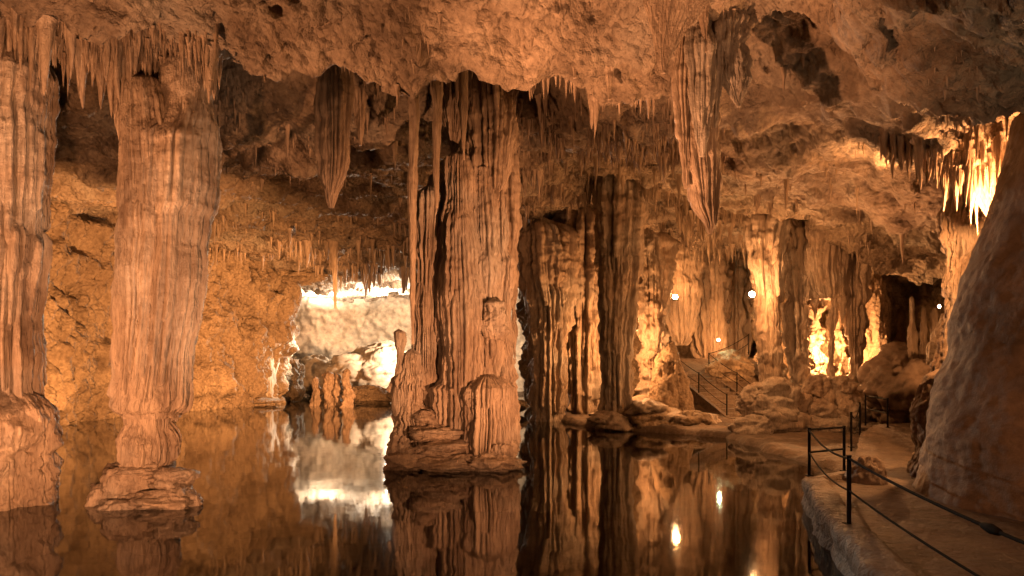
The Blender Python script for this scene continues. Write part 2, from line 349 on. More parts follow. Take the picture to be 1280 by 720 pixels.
def rock_mesh(seed, n=40, rough=.3):
    th = np.arange(2*n)*math.pi/n; ph = np.linspace(-math.pi/2, math.pi/2, n)
    T, Ph = np.meshgrid(th, ph, indexing='ij'); x = np.cos(T)*np.cos(Ph); y = np.sin(T)*np.cos(Ph); z = np.sin(Ph)
    r = 1+rough*fbm(x*.9+seed, y*.9, z*.9, 3)+.35*rough*(ridge(x*1.6+seed, y*1.6, z*1.6, 3)-.4)+.08*fbm(x*5, y*5+seed, z*5, 3)
    q = np.round(r*5)/5; r = r*.75+q*.25
    return np.stack([x*r, y*r, z*r], -1).reshape(-1, 3), grid_q(2*n, n, wrap=True)
def rock_part(e, name, px, py, d, sx, sy, sz, seed, mat=None, rough=.4, n=54):
    V, q = rock_mesh(seed, n, rough); V = V*np.array([sx, sy, sz])
    V[:, :2] *= (1+.05*ridge(V[:, 0]*9, V[:, 1]*9, V[:, 2]*2+seed, 2))[:, None]
    p = np.array(P(px, py, d))-np.array(e.location)
    o = mesh_obj(name, V, q, mat or M_COL, e); o.location = p; return o

def column(name, d, label, cat, parts, group=None, px0=None):
    """parts: list of (part name, rows, distance, kwargs); first one is the shaft."""
    r0 = sorted(parts[0][1]); cxp = (r0[-1][1]+r0[-1][2])/2 if px0 is None else px0
    z0 = ZP(r0[-1][0], parts[0][2]); org = ((cxp-640)/F*d, d, max(0, z0))
    e = empty(name, org, label, cat, group)
    for i, (pn, rows, dd, kw) in enumerate(parts):
        kw = dict(kw); mat = kw.pop('mat', M_COL)
        column_mesh(pn, rows, dd, mat, parent=e, org=org, seed=kw.pop('seed', int(cxp)+i*7), **kw)
    return e

# ---------------------------------------------------------------- cave walls
def wall(name, pts, z0, ztop, mat, tiers, seed, amp=.45, step=.07, flute=.10, lean=0.0, dz=.06, drip=.30):
    p = np.array(pts, float); s = np.r_[0, np.cumsum(np.linalg.norm(np.diff(p, axis=0), axis=1))]
    n = int(s[-1]/step); u = np.linspace(0, s[-1], n); k = max(2, int(1.1/step)); ker = np.hanning(2*k+1); ker /= ker.sum()
    sm = lambda a: np.convolve(np.pad(a, k, mode='edge'), ker, 'valid')
    x = sm(np.interp(u, s, p[:, 0])); y = sm(np.interp(u, s, p[:, 1]))
    tx = np.gradient(x); ty = np.gradient(y); l = np.hypot(tx, ty)+1e-9; nx = -ty/l; ny = tx/l     # left of travel
    nz = int((ztop-z0)/dz); z = np.linspace(z0, ztop, nz); U, Z = np.meshgrid(u, z, indexing='ij')
    X = x[:, None]+0*Z; Y = y[:, None]+0*Z
    W = U+.25*perlin(U*.5, Z*.4, seed)+.1*perlin(U*2, Z*1.2, seed+5)
    rng = random.Random(seed)
    rel = pipes(W, Z, tiers, rng)
    rel = rel+amp*fbm(X*.42+seed, Y*.42, Z*.42, 3)+(.35 if tiers else .12)*amp*(ridge(X*1.0, Y*1.0, Z*.7+seed, 3)-.4)
    rel = rel+flute*(ridge(U*1.9, Z*.5, seed*1.3, 3)-.4)*1.6+.4*flute*ridge(U*5, Z*2.2, seed*2.1, 2)+.07*fbm(X*2.6, Y*2.6, Z*2.6, 3)
    if tiers:
        dr = ridge(U*1.3+.4*perlin(U*.9, Z*.9, 3), Z*.42+.5*perlin(U*1.5, Z*.5, 7), seed*1.9, 3)
        rel = rel+drip*(dr-.4)*1.5+.5*drip*(ridge(U*3.4, Z*1.5, seed*2.7, 2)-.4)-.5*drip*sstep(.35, .75, perlin(U*.9, Z*.55, seed+61))
    rel = rel+lean*(Z-z0)
    V = np.stack([X+nx[:, None]*rel, Y+ny[:, None]*rel, Z], -1)
    return tag(mesh_obj(name, V, grid_q(n, nz), mat), kind='structure')
# travel order keeps the cave on the left-hand side
wall('cave_wall_left', [(-21,60),(-18.5,52),(-15.6,46.5),(-17.2,41),(-19.6,35),(-19.4,28),(-18,22),(-16.5,15),(-15.5,8),(-14.5,0),(-13,-6)],
     -1.5, 10.5, M_WALL, [(9.0, 6.2, 1.2, .5, .35, .6), (7.4, 4.6, 1.4, .75, .40, .6), (5.4, 2.4, 1.5, .6, .34, .5), (3.6, .6, 1.1, .85, .36, .4), (8, .5, 3, .35, .2, .5)], 3, .75, flute=.2)
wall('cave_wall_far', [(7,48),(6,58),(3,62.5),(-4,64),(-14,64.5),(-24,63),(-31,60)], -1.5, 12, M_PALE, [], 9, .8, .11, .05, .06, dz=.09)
wall('cave_wall_middle', [(17.5,27.5),(15.2,29),(12.6,30),(13.3,34),(14.2,38),(12,41.5),(9,42),(7,39),(4.8,36.2),(2.9,36.6),(1.5,38.5),(1.6,43),(4.5,50)],
     -1.2, 10.5, M_WALL, [(9.2, 6.2, .9, .40, .40, .6), (7.6, 4.0, 1.2, .5, .45, .5), (5.6, 2.2, 1.2, .42, .40, .5), (3.6, .6, .9, .5, .35, .4)], 13, .6, flute=.2)
wall('cave_wall_right', [(10.5,-6),(11.5,4),(13,10),(15,14),(17,18),(18.5,22),(18.5,26),(17,28.2)], -1.2, 9.5, M_WALL,
     [(5.6, 4.0, .6, .4, .3, .5)], 21, .55)

# ---------------------------------------------------------------- the large columns
PIPE = .17
cc = column('limestone_column', 13.0, 'tall broad fluted column with a rounded shoulder, standing on a ragged foot left in the lake', 'column', [
  ('shaft', [(55,205,266),(84,200,266),(108,192,267),(150,186,268),(180,160,271),(240,158,268),(262,156,266),(275,156,258),(330,154,256),(380,151,250),(430,149,243),(470,145,239),(498,140,238),(506,137,237),(513,139,233),(520,152,222),(560,156,218),(640,156,218),(712,156,218)], 13.0,
    dict(tiers=[(150,300,.5,.12,.06,.3),(160,430,.8,.11,.075,.35),(258,440,.4,.10,.07,.4),(300,500,.5,.10,.06,.4)], nth=560, lump=.05, flute=.03, seed=5, swirl=.05, shrink=.12)),
  ('left_shoulder', [(92,170,190),(97,160,200),(106,155,208),(125,153,214),(160,153,222),(200,153,228),(300,153,226),(400,151,215),(470,148,205),(505,146,200)], 12.75,
    dict(tiers=[(100,330,.6,.12,.055,.3),(130,440,.9,.10,.06,.35),(255,470,.5,.10,.06,.4)], nth=420, lump=.05, flute=.03, seed=6, swirl=.05, shrink=.12)),
  ('shelf', [(494,146,224),(500,138,234),(508,134,237),(517,136,235),(522,146,228)], 12.9,
    dict(nth=300, lump=.16, flute=.03, seed=7, shrink=.06, dz=.01)),
  ('neck_pipes', [(516,146,228),(540,146,228),(560,150,226),(578,150,224),(600,150,224)], 12.95,
    dict(tiers=[(512,574,.12,.10,.10,.45),(512,560,.12,.08,.10,.5)], nth=320, lump=.10, flute=.08, seed=9)),
 ], px0=182)
for a in ((168,606,12.95,.60,.5,.40,3),(214,600,12.8,.42,.42,.24,5),(138,620,12.75,.33,.36,.30,7),(200,630,12.4,.62,.42,.22,9),(160,632,12.45,.50,.40,.20,11),(226,622,12.6,.26,.34,.26,12),(178,586,12.8,.42,.40,.16,14)):
    rock_part(cc, 'foot_lobe', *a)
column('limestone_column', 12.7, 'craggy column cut by the left edge of the picture, widening to a lumpy foot in the water', 'column', [
  ('shaft', [(40,-60,62),(100,-55,57),(140,-50,52),(170,-45,57),(200,-45,56),(250,-45,52),(285,-45,49),(318,-45,52),(345,-45,49),(400,-45,44),(425,-50,45),(450,-50,48),(480,-50,50),(520,-50,50),(620,-50,50),(712,-50,50)], 12.7,
    dict(tiers=[(45,150,.35,.15,.12,.6),(60,300,.8,.14,.11,.5),(165,300,.5,.13,.10,.5),(300,430,.4,.14,.12,.5),(340,520,.5,.15,.10,.4)], nth=460, lump=.06, flute=.04, seed=12)),
  ('base_mound', [(470,-50,40),(495,-55,62),(530,-60,68),(580,-66,72),(640,-70,74),(712,-70,76)], 12.6,
    dict(tiers=[(505,560,.15,.16,.07,.4)], nth=300, lump=.22, flute=.10, seed=15)),
 ], px0=5)
ce = column('limestone_column', 18.2, 'massive fluted red-brown column in the middle of the lake', 'column', [
  ('shaft', [(200,560,600),(210,545,612),(225,534,616),(260,526,624),(300,523,630),(350,522,630),(372,520,636),(420,520,634),(470,524,636),(520,528,636),(590,530,638),(660,530,638)], 18.2,
    dict(tiers=[(205,380,.8,.15,.12,.4),(240,400,.8,.12,.10,.4),(375,475,.3,.10,.10,.3),(385,560,.4,.11,.09,.3)], nth=520, lump=.12, flute=.07, seed=23)),
  ('left_pillar', [(232,526,546),(250,521,552),(330,520,548),(360,520,546),(400,519,548),(480,516,548),(600,514,550)], 17.5,
    dict(tiers=[(235,350,.5,.09,.07,.5),(360,480,.5,.09,.07,.5)], nth=240, lump=.09, flute=.05, seed=25)),
  ('middle_pillar', [(188,568,584),(194,560,590),(215,557,592),(260,556,594),(300,552,598),(360,552,604),(430,554,604),(480,556,600),(560,556,600)], 17.3,
    dict(tiers=[(200,300,.5,.10,.07,.5),(270,400,.6,.10,.08,.4),(366,470,.3,.085,.09,.25),(380,560,.4,.085,.09,.25)], nth=320, lump=.09, flute=.05, seed=27, swirl=.04)),
  ('middle_pillar', [(205,594,606),(211,590,616),(240,588,618),(300,590,622),(350,588,624),(420,590,626),(520,592,628)], 17.35,
    dict(tiers=[(210,320,.5,.10,.08,.5),(330,460,.4,.09,.08,.3)], nth=260, lump=.12, flute=.06, seed=28, swirl=.05)),
  ('right_pillar', [(225,616,628),(260,612,634),(312,610,637),(326,612,642),(345,610,640),(400,610,636),(440,608,640),(500,606,643),(600,604,643)], 17.6,
    dict(tiers=[(225,330,.5,.10,.09,.5),(318,420,.3,.10,.11,.5),(425,500,.3,.10,.08,.4)], nth=260, lump=.14, flute=.06, seed=29)),
  ('knob', [(372,612,622),(378,604,632),(392,602,636),(410,604,634),(425,610,630)], 17.05,
    dict(nth=140, lump=.16, flute=.08, seed=30, shrink=.08, dz=.012)),
  ('left_lobe', [(436,508,520),(446,500,526),(462,500,528),(474,492,532),(500,490,532),(512,494,532),(520,490,538),(550,492,544),(575,494,548),(590,492,552),(660,490,552)], 17.3,
    dict(tiers=[(440,500,.2,.10,.10,.5),(515,570,.15,.10,.10,.4)], nth=280, lump=.24, flute=.10, seed=31)),
  ('front_lobe', [(466,590,626),(470,581,638),(478,576,642),(492,573,645),(530,574,644),(566,570,644),(584,560,646),(660,556,648)], 17.2,
    dict(tiers=[(478,566,.15,.10,.13,.25),(474,510,.12,.12,.12,.4)], nth=420, lump=.14, flute=.05, seed=33, shrink=.15, swirl=.04)),
  ('front_lobe', [(474,548,572),(482,542,584),(500,540,588),(530,540,588),(600,538,590)], 17.35,
    dict(tiers=[(482,560,.2,.10,.12,.35)], nth=240, lump=.20, flute=.08, seed=34)),
 ], px0=575)
for a in ((546,541,17.0,.62,.5,.20,21),(548,560,16.9,.70,.5,.20,22),(520,578,16.9,.62,.5,.30,23),(560,582,16.6,.85,.5,.26,24),(608,580,16.7,.78,.5,.30,25),(630,566,16.9,.35,.4,.45,26),(500,566,17.0,.32,.4,.50,27),(536,520,17.2,.40,.4,.26,28)):
    rock_part(ce, 'low_mound', *a)
column('limestone_column', 31.5, 'dark ragged fluted column right of the middle of the lake, lit golden on its right', 'column', [
  ('shaft', [(270,660,690),(286,652,700),(300,650,706),(350,654,708),(380,662,708),(420,664,706),(480,664,706),(526,662,708),(560,662,708)], 31.5,
    dict(tiers=[(290,400,1.6,.32,.34,.5),(300,480,2,.28,.26,.4),(420,530,.8,.30,.2,.4)], nth=300, lump=.18, flute=.12, seed=41)),
  ('lit_curtain', [(255,706,750),(290,700,756),(340,698,756),(420,704,752),(480,706,750),(524,704,752),(560,702,752)], 32.6,
    dict(tiers=[(262,400,1.6,.28,.34,.5),(330,500,1.6,.26,.26,.4)], nth=300, lump=.22, flute=.12, seed=43)),
 ], px0=700)
column('limestone_column', 28.0, 'tall slender column reaching the ceiling behind the rubble bank', 'column', [
  ('shaft', [(120,756,800),(170,750,806),(240,748,806),(300,748,801),(350,750,797),(400,751,792),(440,751,789),(480,753,788),(515,750,792),(560,748,794)], 28.0,
    dict(tiers=[(185,330,1.4,.26,.20,.5),(200,480,1.4,.30,.16,.4),(340,500,1.0,.24,.12,.4)], nth=280, lump=.14, flute=.09, seed=51)),
 ])
column('limestone_column', 31.5, 'short knobbly column behind the rubble bank, between the slender column and the gallery', 'column', [
  ('shaft', [(285,799,820),(330,797,826),(380,799,830),(430,798,834),(480,795,838),(520,794,842),(560,794,844)], 31.5,
    dict(tiers=[(300,400,1.2,.22,.2,.5)], nth=200, lump=.32, flute=.12, seed=53)),
 ])
cm = column('limestone_column', 25.0, 'smooth stout column with a bulging foot, a bright lamp at its left side', 'column', [
  ('shaft', [(250,928,990),(275,932,984),(300,933,978),(350,938,975),(400,942,978),(450,946,980),(480,948,982),(520,948,984),(600,946,986)], 25.0,
    dict(tiers=[(262,350,1.2,.25,.16,.5)], nth=260, lump=.12, flute=.07, seed=61)),
 ], px0=960)
for a in ((942,498,24.6,.50,.5,.50,31),(958,512,24.5,.9,.7,.55,32),(940,534,24.2,.75,.6,.42,33),(972,530,24.3,.9,.6,.6,34),(962,490,24.7,.62,.5,.5,35),(984,500,24.8,.5,.5,.6,36)):
    rock_part(cm, 'base_lobe', *a)
cb = column('fluted_curtain', 26.0, 'thick cluster of stone pipes reaching a lumpy bank, light glowing in its lower gap', 'curtain', [
  ('hanging_drapery', [(225,972,1086),(265,982,1080),(300,985,1078),(340,988,1076),(356,992,1074),(366,1000,1070),(374,1008,1064)], 26.0,
    dict(tiers=[(245,345,.5,.26,.30,.5),(270,368,.35,.22,.26,.4),(310,372,.2,.2,.2,.4)], nth=360, lump=.22, flute=.12, seed=65, depth=.45)),
  ('pipe', [(290,978,1000),(340,982,1006),(400,984,1008),(450,984,1010),(520,980,1014)], 25.9, dict(nth=140, lump=.20, flute=.10, seed=66, tiers=[(320,440,.6,.16,.12,.4)])),
  ('pipe', [(330,1000,1016),(380,1000,1012),(410,1002,1010),(425,1004,1009)], 25.7, dict(nth=90, lump=.14, flute=.08, seed=164)),
  ('pipe', [(330,1030,1050),(370,1034,1048),(420,1036,1044),(460,1034,1044),(500,1030,1048)], 25.8, dict(nth=90, lump=.16, flute=.08, seed=67)),
  ('pipe', [(300,1056,1080),(360,1058,1077),(420,1060,1076),(460,1060,1078),(500,1056,1084)], 25.8, dict(nth=140, lump=.20, flute=.10, seed=68, tiers=[(320,440,.6,.16,.12,.4)])),
  ('pipe', [(340,1012,1026),(375,1014,1024),(392,1016,1022),(402,1018,1020)], 25.9, dict(nth=70, lump=.14, flute=.06, seed=168)),
  ('pipe', [(340,1022,1034),(370,1024,1032),(382,1026,1030)], 26.0, dict(nth=70, lump=.14, flute=.06, seed=169)),
  ('pipe', [(340,1046,1056),(380,1048,1056),(405,1050,1054)], 25.6, dict(nth=70, lump=.12, flute=.06, seed=165)),
  ('knobby_pipe', [(372,1010,1034),(400,1012,1030),(430,1010,1034),(452,1014,1036),(480,1008,1040)], 28.4, dict(nth=160, lump=.5, flute=.10, seed=166, mat=M_STAL)),
  ('knobby_pipe', [(390,1044,1056),(420,1042,1058),(450,1044,1060),(480,1040,1062)], 28.3, dict(nth=140, lump=.5, flute=.10, seed=167, mat=M_STAL)),
  ('bank', [(470,1004,1060),(478,996,1072),(490,992,1078),(520,986,1084),(580,984,1086)], 25.6,
    dict(tiers=[(474,500,.3,.22,.3,.4),(492,535,.4,.22,.3,.4)], nth=320, lump=.34, flute=.2, seed=69, depth=.5)),
 ], px0=1035)
for a in ((1000,510,25.0,.5,.5,.5,41),(1026,516,24.8,.55,.5,.45,42),(1056,514,24.9,.5,.5,.5,43),(1078,520,25.0,.5,.5,.45,44),(1012,534,24.5,.8,.5,.4,45),(1046,536,24.5,.9,.5,.42,46),(1080,538,24.6,.8,.5,.36,47),(1020,486,25.3,.5,.4,.45,48),(1052,484,25.3,.5,.4,.4,49)):
    rock_part(cb, 'bank_lobe', *a)
column('limestone_column', 16.0, 'ribbed warm column half hidden behind the dark buttress, pale stalactites above it', 'column', [
  ('shaft', [(175,1196,1262),(200,1192,1246),(240,1190,1232),(280,1184,1222),(330,1180,1216),(380,1178,1212),(430,1172,1206),(470,1164,1204),(520,1158,1206),(580,1150,1215)], 16.0,
    dict(tiers=[(185,280,.6,.2,.16,.5),(300,330,.2,.25,.10,.5)], nth=260, lump=.20, flute=.07, seed=71)),
 ])
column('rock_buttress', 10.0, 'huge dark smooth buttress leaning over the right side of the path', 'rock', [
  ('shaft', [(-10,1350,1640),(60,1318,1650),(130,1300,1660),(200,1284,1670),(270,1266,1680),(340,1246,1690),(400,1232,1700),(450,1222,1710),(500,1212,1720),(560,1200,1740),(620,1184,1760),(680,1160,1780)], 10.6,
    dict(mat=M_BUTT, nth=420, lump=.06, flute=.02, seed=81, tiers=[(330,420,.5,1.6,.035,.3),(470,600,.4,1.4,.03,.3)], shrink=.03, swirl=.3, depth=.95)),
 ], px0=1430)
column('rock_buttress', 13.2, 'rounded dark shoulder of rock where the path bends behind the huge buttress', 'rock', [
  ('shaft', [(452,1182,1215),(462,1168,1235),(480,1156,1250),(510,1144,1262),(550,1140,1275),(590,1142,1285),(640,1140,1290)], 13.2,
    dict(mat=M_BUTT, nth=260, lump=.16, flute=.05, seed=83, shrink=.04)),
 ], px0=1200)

# hanging masses
def hang(name, d, rows, label, cat='stalactite', group=None, **kw):
    mat = kw.pop('mat', M_STAL); rows = sorted(rows)
    cxp = (rows[0][1]+rows[0][2])/2; org = P(cxp, rows[0][0], d)
    o = column_mesh(name, rows, d, mat, org=org, **kw); o.location = org
    return tag(o, label, cat, group)
hang('stone_drapery', 10.3, [(-60,800,900),(-10,810,892),(12,814,876),(35,815,862),(52,816,852),(68,818,843),(80,821,836),(92,827,832)], 'smooth ochre drapery with a pointed tip in front of the longest stalactite', 'drapery', seed=91, nth=240, lump=.05, flute=.06, depth=.30, tiers=[(-40,50,.3,.09,.05,.5)])
J = empty('stalactite', P(872, -30, 11.8), 'longest and thickest stalactite, a ragged ribbed cluster hanging from the near ceiling', 'stalactite'); JO = P(872, -30, 11.8)
for pn, rows, dd, mt, sd_, ti in (
  ('core', [(-30,848,902),(30,852,900),(100,853,898),(150,852,897),(185,852,897),(215,858,896),(240,864,896),(258,866,896),(268,872,896),(278,880,895),(288,883,893),(292,886,890)], 11.8, M_STAL, 93, [(-20,110,.4,.085,.06,.4),(60,190,.5,.085,.06,.4),(150,262,.4,.09,.06,.5),(190,282,.15,.08,.06,.3)]),
  ('side_rib', [(-20,846,868),(60,846,866),(120,846,864),(165,849,866),(205,850,864),(228,852,862),(236,855,860)], 11.65, M_STAL, 96, [(0,180,.5,.07,.04,.5)]),
  ('side_rib', [(-20,884,906),(50,886,904),(110,886,900),(135,888,898),(160,891,895)], 11.65, M_GREY, 98, [(0,130,.4,.07,.04,.5)]),
  ('grey_rib', [(-30,862,890),(40,864,890),(70,862,892),(120,864,890),(170,868,886),(196,873,880)], 11.5, M_GREY, 97, [(50,160,.4,.07,.05,.5)])):
    column_mesh(pn, rows, dd, mt, parent=J, org=JO, seed=sd_, nth=200, lump=.06, flute=.09, tiers=ti, depth=.8)
hang('stalactite', 11.3, [(-20,870,890),(20,872,887),(50,876,886),(66,879,884)], 'smooth ochre spike in front of the top of the longest stalactite', seed=94, nth=90, lump=.03, flute=.04)
hang('stone_drapery', 11.6, [(0,886,946),(30,890,938),(55,894,930),(75,896,927),(100,902,927),(118,910,927),(134,921,926)], 'pale grey crusted drapery right of the longest stalactite', 'drapery', mat=M_GREY, seed=95, nth=220, lump=.20, flute=.12, depth=.35, tiers=[(10,110,.3,.07,.07,.5),(60,125,.2,.06,.05,.5)])
hang('stalactite', 16.5, [(-60,398,442),(70,402,438),(150,403,437),(200,403,436),(222,404,432),(240,406,424),(252,408,420),(260,411,417)], 'thick fluted stalactite hanging from the dark recess left of the middle column', seed=97, nth=260, lump=.07, flute=.08, shrink=.10, tiers=[(20,200,.7,.10,.07,.4),(80,238,.3,.10,.08,.3)])
hang('stalactite', 18.0, [(-60,434,468),(90,438,464),(125,440,462),(150,443,458),(170,446,455),(182,449,452)], 'short stout stalactite right beside the thick fluted one', seed=98, nth=120, lump=.09, flute=.08)
hang('stalactite', 15.5, [(-60,502,532),(95,506,528),(150,509,526),(220,508,524),(300,510,521),(380,512,519),(430,514,517)], 'long thin dark stalactite hanging just left of the middle column', seed=99, nth=120, lump=.05, flute=.05)
hang('stalactite', 16.2, [(-60,532,560),(100,536,556),(150,540,553),(210,540,550),(260,543,548)], 'slim stalactite over the left shoulder of the middle column', seed=101, nth=100, lump=.05, flute=.04)
hang('stalactite', 16.6, [(-60,569,590),(130,573,586),(160,575,584),(185,577,582),(200,579,581)], 'thin stalactite pointing at the top of the middle column', seed=102, nth=80, lump=.02, flute=.03)
hang('stalactite', 19.0, [(150,618,648),(200,622,646),(260,626,646),(340,632,646),(420,640,647),(455,643,645)], 'dark pipe bundle hanging behind the right edge of the middle column', seed=103, nth=140, lump=.12, flute=.1, tiers=[(160,330,.8,.14,.1,.5)])
hang('stalactite', 38.0, [(285,412,428),(310,414,424),(340,415,423),(365,416,422),(386,418,421)], 'long needle stalactite hanging before the bright daylight strip', seed=104, nth=60, lump=.05, flute=.05)
hang('stalactite', 20.0, [(130,488,500),(170,490,498),(200,491,496),(212,493,495)], 'crooked thin stalactite between the thick fluted one and the middle column', seed=105, nth=60, lump=.05, flute=.03)
hang('stalactite', 12.4, [(10,706,730),(40,709,727),(70,712,724),(98,716,721)], 'soft forked stalactite on the bright near ceiling slab', seed=106, nth=100, lump=.05, flute=.05)
hang('stalactite', 12.3, [(70,752,772),(95,756,769),(125,760,764)], 'short cone at the slab edge left of the longest stalactite', seed=107, nth=80, lump=.05, flute=.05)
hang('stalactite', 19.0, [(130,884,915),(160,890,908),(190,896,905),(212,899,902)], 'glowing pale stalactite just right of the longest stalactite tip', seed=108, nth=100, lump=.08, flute=.06)
hang('stalactite', 26.0, [(236,1036,1060),(270,1040,1056),(330,1043,1052),(352,1046,1049)], 'straight stalactite in front of the stone pipe curtain', seed=109, nth=80, lump=.06, flute=.05)

hang('stone_drapery', 13.7, [(110,1150,1290),(150,1160,1285),(180,1180,1278),(215,1200,1268),(250,1222,1258),(275,1236,1250)], 'glaring orange-lit drapery of stone icicles at the top of the dark buttress', 'drapery', seed=121, nth=260, lump=.14, flute=.14, depth=.3, tiers=[(120,200,.5,.12,.12,.6),(140,250,.5,.14,.12,.6)])
hang('stone_drapery', 36.0, [(270,826,872),(330,830,868),(380,834,866),(405,838,864),(425,842,862),(432,846,858)], 'broad organ-pipe drapery hanging over the head of the stairs', 'drapery', seed=123, nth=260, lump=.25, flute=.14, depth=.4, tiers=[(310,428,.8,.26,.3,.4),(350,430,.5,.22,.3,.4)])
hang('stone_drapery', 37.0, [(290,862,912),(340,866,908),(400,870,906),(440,874,902),(456,878,898),(462,882,894)], 'longer pleated drapery right of the drapery over the stairs', 'drapery', seed=223, nth=260, lump=.25, flute=.14, depth=.4, tiers=[(310,450,.8,.26,.3,.4),(380,458,.5,.22,.3,.4)])
hang('stone_drapery', 38.0, [(300,900,940),(350,902,938),(420,904,936),(452,908,932),(466,912,926)], 'shaded drapery in the corner of the gallery behind the brightest lamp', 'drapery', seed=224, nth=220, lump=.25, flute=.14, depth=.4, tiers=[(310,460,.8,.26,.3,.4)])
hang('stone_drapery', 33.5, [(290,812,842),(330,816,838),(380,820,834),(410,824,830)], 'narrow drapery beside the lamp of the upper gallery', 'drapery', seed=125, nth=160, lump=.2, flute=.14, depth=.4, tiers=[(300,400,1.0,.24,.2,.5)])
hang('stalactite', 17.5, [(0,584,648),(110,588,644),(160,592,641),(200,594,638),(232,598,634),(248,604,630),(258,612,620)], 'ragged brown stalactite cluster fused to the top of the middle column', 'stalactite', seed=131, nth=300, lump=.14, flute=.12, tiers=[(60,190,.8,.10,.12,.5),(120,235,.5,.10,.12,.5),(170,250,.2,.09,.10,.4)])
hang('stalactite', 17.8, [(0,548,592),(110,552,586),(150,556,580),(178,560,574),(192,563,570)], 'short fluted stalactite cluster just above the highest pinnacle of the middle column', 'stalactite', seed=132, nth=240, lump=.12, flute=.10, tiers=[(60,160,.6,.10,.10,.5),(110,185,.3,.09,.10,.5)])
# ---------------------------------------------------------------- stalagmites
def stalagmite(d, rows, label, seed, **kw):
    rows = sorted(rows); cxp = (rows[-1][1]+rows[-1][2])/2; org = P(cxp, rows[-1][0], d)
    o = column_mesh('stalagmite', rows, d, kw.pop('mat', M_COL), org=org, seed=seed, nth=kw.pop('nth', 110), lump=kw.pop('lump', .07), flute=.04, **kw); o.location = org
    return tag(o, label, 'stalagmite')
stalagmite(17.2, [(411,496,500),(414,492,506),(428,492,507),(440,494,505),(452,494,506),(464,492,506),(478,494,507),(500,490,510),(520,488,512)], 'tall knobby finger stalagmite on the left lobe of the middle column', 111, shrink=0)
stalagmite(17.1, [(458,506,511),(464,504,514),(480,502,518),(520,500,520)], 'small blunt stalagmite beside the knobby finger', 112)
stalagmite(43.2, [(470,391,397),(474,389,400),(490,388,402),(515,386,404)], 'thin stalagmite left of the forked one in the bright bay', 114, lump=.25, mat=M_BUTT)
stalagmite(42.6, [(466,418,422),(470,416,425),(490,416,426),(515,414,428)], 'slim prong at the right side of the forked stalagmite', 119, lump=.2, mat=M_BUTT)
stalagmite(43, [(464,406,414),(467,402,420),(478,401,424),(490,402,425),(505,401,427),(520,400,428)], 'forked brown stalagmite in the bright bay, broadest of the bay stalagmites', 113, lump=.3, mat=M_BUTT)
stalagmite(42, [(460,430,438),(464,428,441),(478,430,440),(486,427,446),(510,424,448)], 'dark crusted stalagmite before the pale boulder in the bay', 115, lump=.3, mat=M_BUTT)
stalagmite(23.0, [(370,1138,1141),(374,1136,1143),(400,1135,1145),(460,1132,1149)], 'tallest blunt stalagmite on the alcove ledge', 116)
stalagmite(23.0, [(382,1152,1155),(386,1150,1158),(410,1149,1160),(460,1147,1163)], 'middle stalagmite on the alcove ledge', 117)
stalagmite(23.0, [(384,1166,1169),(390,1163,1172),(410,1162,1174),(460,1160,1178)], 'rightmost stalagmite on the alcove ledge', 118)

# ---------------------------------------------------------------- boulders and ledges
def boulder(px, py, d, sx, sy, sz, label, seed, mat=M_WALL, group=None, n=40, rz=0, rough=.35, name='boulder', cat='rock'):
    V, q = rock_mesh(seed, n, rough); V = V*np.array([sx, sy, sz]); c, s = math.cos(rz), math.sin(rz)
    V = np.stack([V[:, 0]*c-V[:, 1]*s, V[:, 0]*s+V[:, 1]*c, V[:, 2]], 1)
    p = P(px, py, d)
    return tag(mesh_obj(name, V, q, mat, None, p), label, cat, group)
boulder(352, 476, 49, 1.5, 1.6, 2.0, 'orange boulder at the corner where the golden wall meets the bay', 1, M_WALL, n=60)
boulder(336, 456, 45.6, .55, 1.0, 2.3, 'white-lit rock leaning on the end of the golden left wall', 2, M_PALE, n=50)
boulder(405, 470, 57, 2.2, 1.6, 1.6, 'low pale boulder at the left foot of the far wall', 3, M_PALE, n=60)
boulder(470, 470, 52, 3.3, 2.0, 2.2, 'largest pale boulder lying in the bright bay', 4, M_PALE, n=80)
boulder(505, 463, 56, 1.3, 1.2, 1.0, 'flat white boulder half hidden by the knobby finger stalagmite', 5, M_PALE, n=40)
boulder(462, 494, 46, 1.8, .9, .6, 'crusty orange ledge rock in the water before the largest pale boulder', 6, M_WALL, n=60)
boulder(322, 501, 44, 1.4, .8, .22, 'low flat rock barely above the water at the golden wall', 7, M_WALL, n=40)
boulder(1084, 598, 12.6, .32, .40, .42, 'rounded kerb stone standing on the bend of the path', 8, M_BUTT, n=40)
boulder(912, 462, 33, 1.0, 1.2, .8, 'lumpy brown rock beside the stairs', 9, M_WALL, n=60)
boulder(836, 500, 30, .9, .8, 2.0, 'upright block between the knobby column and the stairs', 10, M_WALL, n=50)
boulder(1146, 492, 23.2, 1.7, 1.2, 1.45, 'broad rock ledge in the alcove carrying three stalagmites', 11, M_BUTT, n=80)
boulder(1192, 440, 18.5, .45, .8, 1.3, 'crumbly rock face behind the ribbed warm column', 13, M_WALL, n=50)
boulder(648, 507, 36, .5, .5, .3, 'small dark rock in the gap right of the middle column', 14, M_WALL, n=40)
boulder(1092, 420, 27.3, .45, .9, 2.4, 'upright rock added right of the niche to shield its lamp', 18, M_WALL, n=50)  # added block, keeps the niche light off the wall beyond
boulder(668, 462, 40, .5, .8, 1.9, 'amber rock seen through the gap right of the middle column', 16, M_WALL, n=40)
boulder(350, 372, 46.2, 1.3, 1.2, 1.9, 'golden rock shoulder rounding the top left corner of the bright bay', 61, M_WALL, n=70)
boulder(368, 344, 46.6, 2.2, 1.2, .8, 'golden rock lip arching over the left end of the daylight strip', 62, M_WALL, n=70)
rg = random.Random(4)
